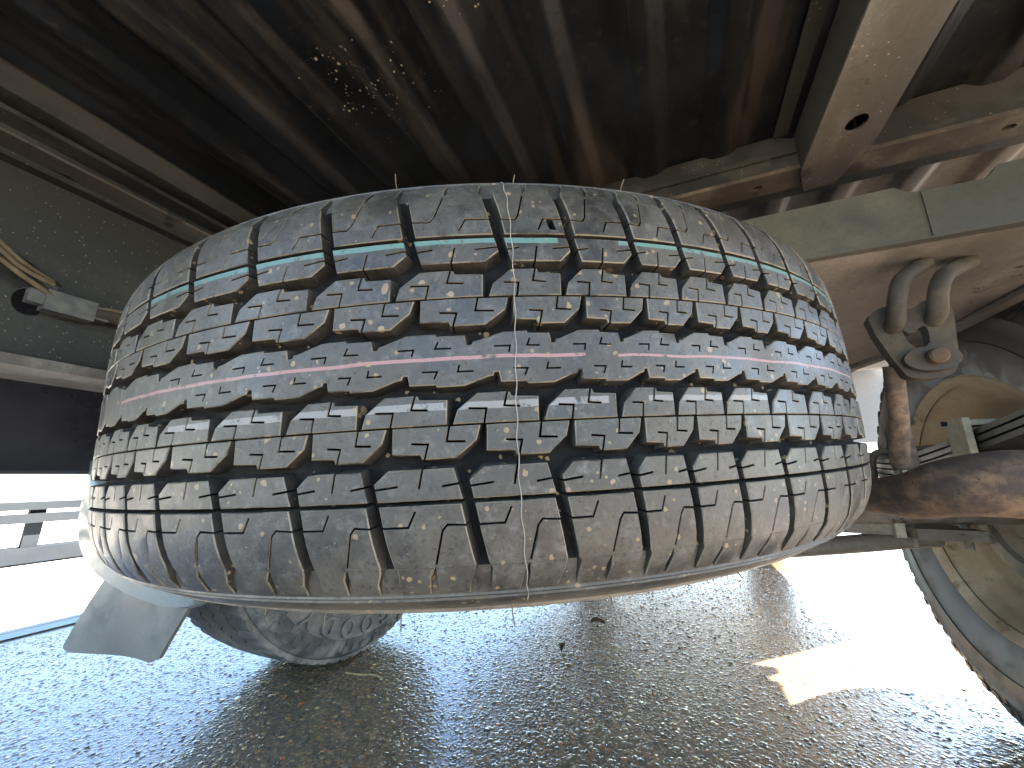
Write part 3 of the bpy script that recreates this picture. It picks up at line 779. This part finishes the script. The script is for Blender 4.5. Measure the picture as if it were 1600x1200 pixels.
# axle, spring plate, anti-roll bar
axl = tube('rear_axle', [(-.72, .90, HC-.045), (-.3, .935, HC-.05), (.1, .95, HC-.055), (.52, .96, HC-.045)], .036, M_axle, truck, 6, 24)
def ax_part(name, o): o.name = name; o.parent = axl; o.location = (0, 0, 0); return o
bm = bmesh.new(); bmesh.ops.create_uvsphere(bm, u_segments=28, v_segments=18, radius=.115, matrix=Matrix.Translation((-.16, .95, HC-.045)) @ Matrix.Diagonal((.9, 1.1, 1, 1))); ax_part('differential_housing', finish(bm, 'differential_housing', None, M_axle, 60))
ax_part('spring_plate', box('spring_plate', (.375, .93, HC-.108), (.465, 1.10, HC-.090), M_axle, None, .004))
ax_part('bump_bracket', box('bump_bracket', (.26, .955, HC-.105), (.365, .99, HC-.068), M_axle, None, .004))
ax_part('bracket_tab', box('bracket_tab', (.352, .945, HC-.108), (.366, .9545, HC-.062), M_clip, None, .002))
tube('shock_absorber', Wp((.02, .93, -.150), (.17, .96, -.142), (.30, .975, -.126), (.395, .985, -.112), (.425, .99, -.110)), .0165, M_axle, truck, 6, 18)
tube('brake_pipe', Wp((.15, .99, -.02), (.30, 1.0, -.015), (.46, 1.0, .0), (.49, 1.0, -.03)), .004, M_steel, truck, 6, 8)
for y in (.97, 1.07):
    tube('u_bolt', Wp((.385, y, -.125), (.385, y, .03), (.42, y, .048), (.456, y, .03), (.456, y, -.125)), .0065, M_axle, truck, 8, 10)

# wheels
def wheel(name, x, y, side, letters=False, detail=True, axle_r=.375):
    M_tyre = globals()['M_tyre'] if letters else M_tyre_shaded
    """side +1: outer face towards +X"""
    wl = part_empty(name, truck); wl.location = off+Vector((x, y, axle_r))
    def fin(bm, nm, m, ang=40):
        if side < 0:
            bmesh.ops.scale(bm, vec=(-1, 1, 1), verts=bm.verts); bmesh.ops.reverse_faces(bm, faces=bm.faces)
        o = finish(bm, nm, None, m, ang); o.parent = wl; return o
    # casing; x negative = inner side
    half = [(-.098, .207), (-.106, .214), (-.112, .225), (-.119, .25), (-.1225, .275), (-.1225, .278), (-.1245, .2785), (-.1245, .281), (-.1225, .2815), (-.122, .30), (-.1205, .318), (-.1212, .3195), (-.1212, .323), (-.119, .325), (-.115, .336), (-.110, .348), (-.102, .3585), (-.092, .3645), (-.04, .366)]
    pr = half+[(-a, r) for a, r in reversed(half)]
    bm = bmesh.new(); lathe_x(bm, pr+[(.085, .214), (-.085, .214)], 128, True); fin(bm, 'tyre', M_tyre)
    # zigzag tread ribs
    n = 72
    for i, (xa, xb) in enumerate(((-.098, -.058), (-.053, -.021), (-.016, .016), (.021, .053), (.058, .098))):
        bm = bmesh.new(); rings = []
        for k in range(n*4):
            th = 2*math.pi*k/(n*4); ph = k % 4
            z1 = (.0045 if ph in (0, 1) else -.0045)*(0 if i == 0 else 1); z2 = (.0045 if ph in (0, 1) else -.0045)*(0 if i == 4 else 1)
            dip = -.004 if (ph == 0 and i in (0, 4)) else 0
            crown = lambda q: .3755-.0045*(abs(q)/.1)**3
            c, s = math.cos(th), math.sin(th); P = []
            for q, r in ((xa+z1-.001, .362), (xa+z1, crown(xa)+dip), (xb+z2, crown(xb)+dip), (xb+z2+.001, .362)): P.append(bm.verts.new((q, r*c, r*s)))
            rings.append(P)
        for k in range(len(rings)):
            a, b = rings[k], rings[(k+1) % len(rings)]
            for j in range(3): bm.faces.new((a[j], a[j+1], b[j+1], b[j]))
        fin(bm, 'tread_rib', M_tyre, 30)
    if detail:   # shoulder lugs and sipes along the sidewall edge
        bm = bmesh.new()
        for k in range(96):
            th = 2*math.pi*(k+.2*(k % 3))/96; rr = .342+.004*(k % 2)
            for dx, dr, wv in ((-.1165, 0, .0072), (-.1205, -.017, .005 if k % 2 else .0)):
                if wv == 0: continue
                pts_ = []
                for a in (-1, 1):
                    for b in (-1, 1):
                        for c in (-1, 1):
                            r = rr+dr+b*.0075; q = th+(a*wv+b*.0018)/r
                            pts_.append(bm.verts.new((dx+(.004 if c > 0 else -.0005)+(.0045 if b > 0 else 0), r*math.cos(q), r*math.sin(q))))
                for f in ((0, 1, 3, 2), (4, 6, 7, 5), (0, 4, 5, 1), (2, 3, 7, 6), (0, 2, 6, 4), (1, 5, 7, 3)): bm.faces.new([pts_[i] for i in f])
        o = fin(bm, 'shoulder_lugs', M_tyre, 30); o['kind'] = 'stuff'
    # rim seen from the inside: lip, barrel steps, disc
    bm = bmesh.new()
    lathe_x(bm, [(-.100, .206), (-.108, .213), (-.112, .2185), (-.110, .2225), (-.105, .222), (-.103, .2155), (-.097, .207), (-.080, .195), (-.068, .188), (-.062, .178), (-.054, .174), (-.040, .164), (-.034, .156), (-.01, .152), (.02, .150), (.03, .148), (.04, .13), (.05, .10), (.045, .07), (.045, .0),
                 (.055, .0), (.056, .075), (.060, .10), (.052, .135), (.045, .17), (.05, .19), (.085, .20), (.10, .2185), (.108, .2225), (.108, .214), (.098, .205)], 96)
    fin(bm, 'rim', M_rim)
    bm = bmesh.new()
    lathe_x(bm, [(-.012, .0), (-.075, .0), (-.075, .055), (-.062, .062), (-.060, .10), (-.066, .106), (-.066, .130), (-.060, .136), (-.052, .138), (-.046, .134), (.02, .132), (.03, .02)], 80)
    d = fin(bm, 'brake_drum', M_drum)
    bm = bmesh.new()
    for q in range(6):
        a = q*math.pi/3+.4
        add_tube(bm, [Vector((-.0665, .118*math.cos(a), .118*math.sin(a))), Vector((-.076, .118*math.cos(a), .118*math.sin(a)))], .0075, 6)
    o = fin(bm, 'drum_bolts', M_axle, 30)
    for a, hh in ((.9, .03), (4.1, .022)):
        bm = bmesh.new(); add_tube(bm, spline([(-.061, .09*math.cos(a-.3), .09*math.sin(a-.3)), (-.073, .095*math.cos(a), .095*math.sin(a)), (-.061, .09*math.cos(a+.3), .09*math.sin(a+.3))], 6), lambda t: .010+hh*.3*math.sin(t*math.pi), 12)
        fin(bm, 'brake_cylinder', M_axle, 60)
    if letters:
        for q, (ch, a) in enumerate(zip('GOODYEAR', np.linspace(12, -70, 8))):
            cu = bpy.data.curves.new('letter', 'FONT'); cu.body = ch; cu.size = .052; cu.align_x = 'CENTER'; cu.extrude = .0016; cu.offset = .0006; cu.bevel_depth = .0006; cu.resolution_u = 3
            tmp = bpy.data.objects.new('tmp', cu); COL.objects.link(tmp); bpy.context.view_layer.update()
            me = bpy.data.meshes.new_from_object(tmp.evaluated_get(bpy.context.evaluated_depsgraph_get())); bpy.data.objects.remove(tmp)
            # upper half of the wheel = upright; this word sits at the bottom, tops outward
            t_ = R(a-3)
            rad = Vector((0, math.sin(t_), -math.cos(t_)))       # outward from the hub
            tang = Vector((0, -math.cos(t_), -math.sin(t_)))     # reading direction seen from +X
            bxs = Matrix(((tang.x, rad.x, 1, 0), (tang.y, rad.y, 0, 0), (tang.z, rad.z, 0, 0), (0, 0, 0, 1)))
            pos = rad*.283; xin = .1234
            me.transform(Matrix.Translation(pos+Vector((xin, 0, 0))) @ bxs)
            me.shade_smooth(); me.set_sharp_from_angle(angle=R(40))
            o = _link('sidewall_letter', me, wl, M_tyre)
    return wl
wheel('rear_wheel', .592, .955, 1)
wheel('rear_wheel', -.845, .83, -1, letters=True)
wheel('front_wheel', .62, 4.1, 1, detail=False); wheel('front_wheel', -.855, 4.1, -1, detail=False)

# mud flap and pale splash guard behind the left wheel
def mud_flap():
    bm = bmesh.new(); top = [(-1.0, .602), (-.70, .602)]; rows = []
    n, mm = 14, 12
    for i in range(n+1):
        t = i/n; z = .258-.152*t
        xl = -.995-.080*t; xr = -.718-.083*t; row = []
        for j in range(mm+1):
            q = j/mm; x = xl+(xr-xl)*q; zz = z-.012*t*(1-q)*0+.018*t*q
            y = .432-.010*math.sin(t*1.9)*(.4+.6*(1-q))-.008*math.cos(q*5)*t
            row.append((x, y, zz))
        rows.append(row)
    # rounded lower corners
    for s in (0, -1):
        rows[-1][s] = (rows[-1][s][0]+(.006 if s == 0 else -.006), rows[-1][s][1], rows[-1][s][2]+.006)
    F_ = [[bm.verts.new(p) for p in r] for r in rows]; B_ = [[bm.verts.new((p[0], p[1]+.006, p[2])) for p in r] for r in rows]
    for i in range(n):
        for j in range(mm):
            bm.faces.new((F_[i][j], F_[i+1][j], F_[i+1][j+1], F_[i][j+1])); bm.faces.new((B_[i][j], B_[i][j+1], B_[i+1][j+1], B_[i+1][j]))
    for i in range(n):
        bm.faces.new((F_[i][0], B_[i][0], B_[i+1][0], F_[i+1][0])); bm.faces.new((F_[i][mm], F_[i+1][mm], B_[i+1][mm], B_[i][mm]))
    for j in range(mm):
        bm.faces.new((F_[0][j], F_[0][j+1], B_[0][j+1], B_[0][j])); bm.faces.new((F_[n][j], B_[n][j], B_[n][j+1], F_[n][j+1]))
    return finish(bm, 'mud_flap', truck, M_flap, 40)
mud_flap()
def guard():
    # a bulged splash panel: its lower rim follows the rounded corner of the body
    low = [(-.985, .36, .44), (-.984, .36, .37), (-.962, .36, .312), (-.905, .362, .272), (-.82, .366, .248), (-.72, .37, .236), (-.655, .375, .240), (-.628, .385, .256)]
    L2 = spline(low, 6); bm = bmesh.new(); rows = []
    for i, p in enumerate(L2):
        t = i/(len(L2)-1); row = []
        for k in range(9):
            u = k/8
            top = Vector((-.96+.30*t, .43, .46-.05*t))
            q = p.lerp(top, u)+Vector((0, -.035*math.sin(u*math.pi*.8)-.0*(1-u), 0))
            row.append(bm.verts.new(q))
        back = p+Vector((.012*(1 if t < .4 else 0), .075, .012)); row.insert(0, bm.verts.new(p+Vector((0, .012, -.004)))); row.insert(0, bm.verts.new(back)); rows.append(row)
    for a, b in zip(rows, rows[1:]):
        for k in range(len(a)-1): bm.faces.new((a[k], b[k], b[k+1], a[k+1]))
    o = finish(bm, 'splash_guard', truck, M_guard, 60)
    return o
guard()
# dark inner side panel on the left and the outer body
def curved_panel():
    bm = bmesh.new(); rows = []
    for i, y in enumerate(np.linspace(-.26, .40, 12)):
        rows.append([bm.verts.new((x, y, z+.004*math.sin(y*5))) for x, z in ((-.985, .842), (-1.0, .70), (-1.005, .56), (-1.0, .47), (-.985, .432), (-.975, .424), (-.985, .418), (-1.03, .43), (-1.04, .55), (-1.04, .842))])
    for a, b in zip(rows, rows[1:]):
        for k in range(len(a)-1): bm.faces.new((a[k], b[k], b[k+1], a[k+1]))
    return finish(bm, 'side_panel', truck, M_body, 50)
curved_panel()
hat('bed_side', (-1.05, -.26, .87), (-1.02, 1.74, .90), M_cab, bevel=.01); hat('bed_side', (.80, -.26, .842), (.815, 1.74, .90), M_cab, bevel=.01)
hat('tailgate', (-1.02, -.29, .83), (.79, -.2615, .90), M_cab, bevel=.01); hat('headboard', (-1.02, 1.745, .80), (.79, 1.775, .92), M_cab, bevel=.01)
def cab():
    bm = bmesh.new(); prof_ = [(1.82, .54), (3.62, .54), (3.62, .72), (3.72, .9), (4.55, .9), (4.75, .7), (4.95, .62), (4.98, 1.05), (4.85, 1.12), (3.85, 1.22), (3.25, 1.78), (2.55, 1.80), (1.84, 1.06)]
    A = [bm.verts.new((-1.03, y, z)) for y, z in prof_]; B = [bm.verts.new((.80, y, z)) for y, z in prof_]
    bm.faces.new(A); bm.faces.new(B[::-1])
    for i in range(len(A)): j = (i+1) % len(A); bm.faces.new((A[i], B[i], B[j], A[j]))
    return finish(bm, 'cab', truck, M_cab, 35, .012)
cab()
# wiring along the left rail
loom = tube('wiring_loom', Wp((-.634, .02, .262), (-.632, .09, .240), (-.630, .121, .228), (-.628, .145, .214), (-.628, .165, .203)), .008, M_black, truck, 6, 10)
def lp(o): o.parent = loom; o.location = (0, 0, 0); return o
for dz, dx in ((.006, .006), (-.002, .010), (.010, .000)):
    lp(tube('wire', Wp((-.63+dx, .0, .262+dz), (-.628+dx, .10, .236+dz), (-.625+dx, .135, .214+dz), (-.624+dx, .160, .205+dz*.5)), .0022, M_wire, None, 6, 6))
lp(tube('wire', Wp((-.616, -.02, .255), (-.614, .10, .222), (-.616, .14, .203), (-.620, .165, .193), (-.622, .19, .192), (-.62, .23, .198), (-.62, .30, .20), (-.62, .45, .2)), .0028, M_wire, None, 8, 8))
lp(tube('black_hose', Wp((-.626, .195, .187), (-.624, .225, .190), (-.624, .30, .196), (-.626, .45, .2)), .0085, M_hanger, None, 6, 12))
bm = bmesh.new(); add_box(bm, (-.634, .158, HC+.176), (-.617, .198, HC+.199)); add_box(bm, (-.632, .1982, HC+.180), (-.619, .2105, HC+.195)); add_box(bm, (-.631, .146, HC+.181), (-.620, .1578, HC+.196))
lp(finish(bm, 'plug_connector', None, M_conn, 40, .0025))

# ------------------------------------------------------------------ low steel barrier beyond the truck
bar = empty('steel_barrier', 'low galvanised steel barrier of two rails standing on pale concrete', 'barrier', (-2.95, 2, .012))
def bpart(name, lo, hi, bev): 
    o = box(name, lo, hi, M_steel, None, bev); o.parent = bar; o.location = (2.95, -2, 0); return o
bpart('rail', (-2.98, -6, .246), (-2.90, 12, .282), .012); bpart('rail', (-2.93, -6, .186), (-2.885, 12, .228), .018)
bpart('rail', (-3.0, -6, .002), (-2.90, 12, .070), .02)
for y in np.arange(-5.1, 12, 1.5): bpart('post', (-2.955, y, .0705), (-2.932, y+.055, .2455), .004)

# ------------------------------------------------------------------ litter on the asphalt
bm = bmesh.new()
o = tube('straw', [(-.70, .735, .007), (-.66, .738, .009), (-.635, .75, .008), (-.61, .748, .007)], .0016, M_straw, None, 6, 6); tag(o, 'bent yellow straw lying in front of the lettered rear tyre', 'straw')
for (x, y, a, nm, lab) in ((-.251, 1.233, .4, 'dead_leaf', 'curled brown leaf on wet asphalt below the middle of the spare tyre'), (-.300, 1.03, 1.7, 'bark_chip', 'dark bark chip in the blue sky reflection on the asphalt')):
    bm = bmesh.new(); rows = []
    for i in range(7):
        t = i/6; wv = .009*math.sin(math.pi*min(1, max(.04, t)))**.8; row = []
        for j in (-1, -.4, .4, 1):
            px, py = (t-.5)*.042, j*wv; z = .006+.010*abs(j)**1.5+.004*math.sin(t*4)
            row.append(bm.verts.new((x+px*math.cos(a)-py*math.sin(a), y+px*math.sin(a)+py*math.cos(a), z)))
        rows.append(row)
    for p, q in zip(rows, rows[1:]):
        for k in range(3): bm.faces.new((p[k], q[k], q[k+1], p[k+1]))
    bmesh.ops.solidify(bm, geom=bm.faces[:], thickness=.0012)
    o = finish(bm, nm, None, M_deadleaf, 50); tag(o, lab, 'leaf' if nm == 'dead_leaf' else 'bark chip')
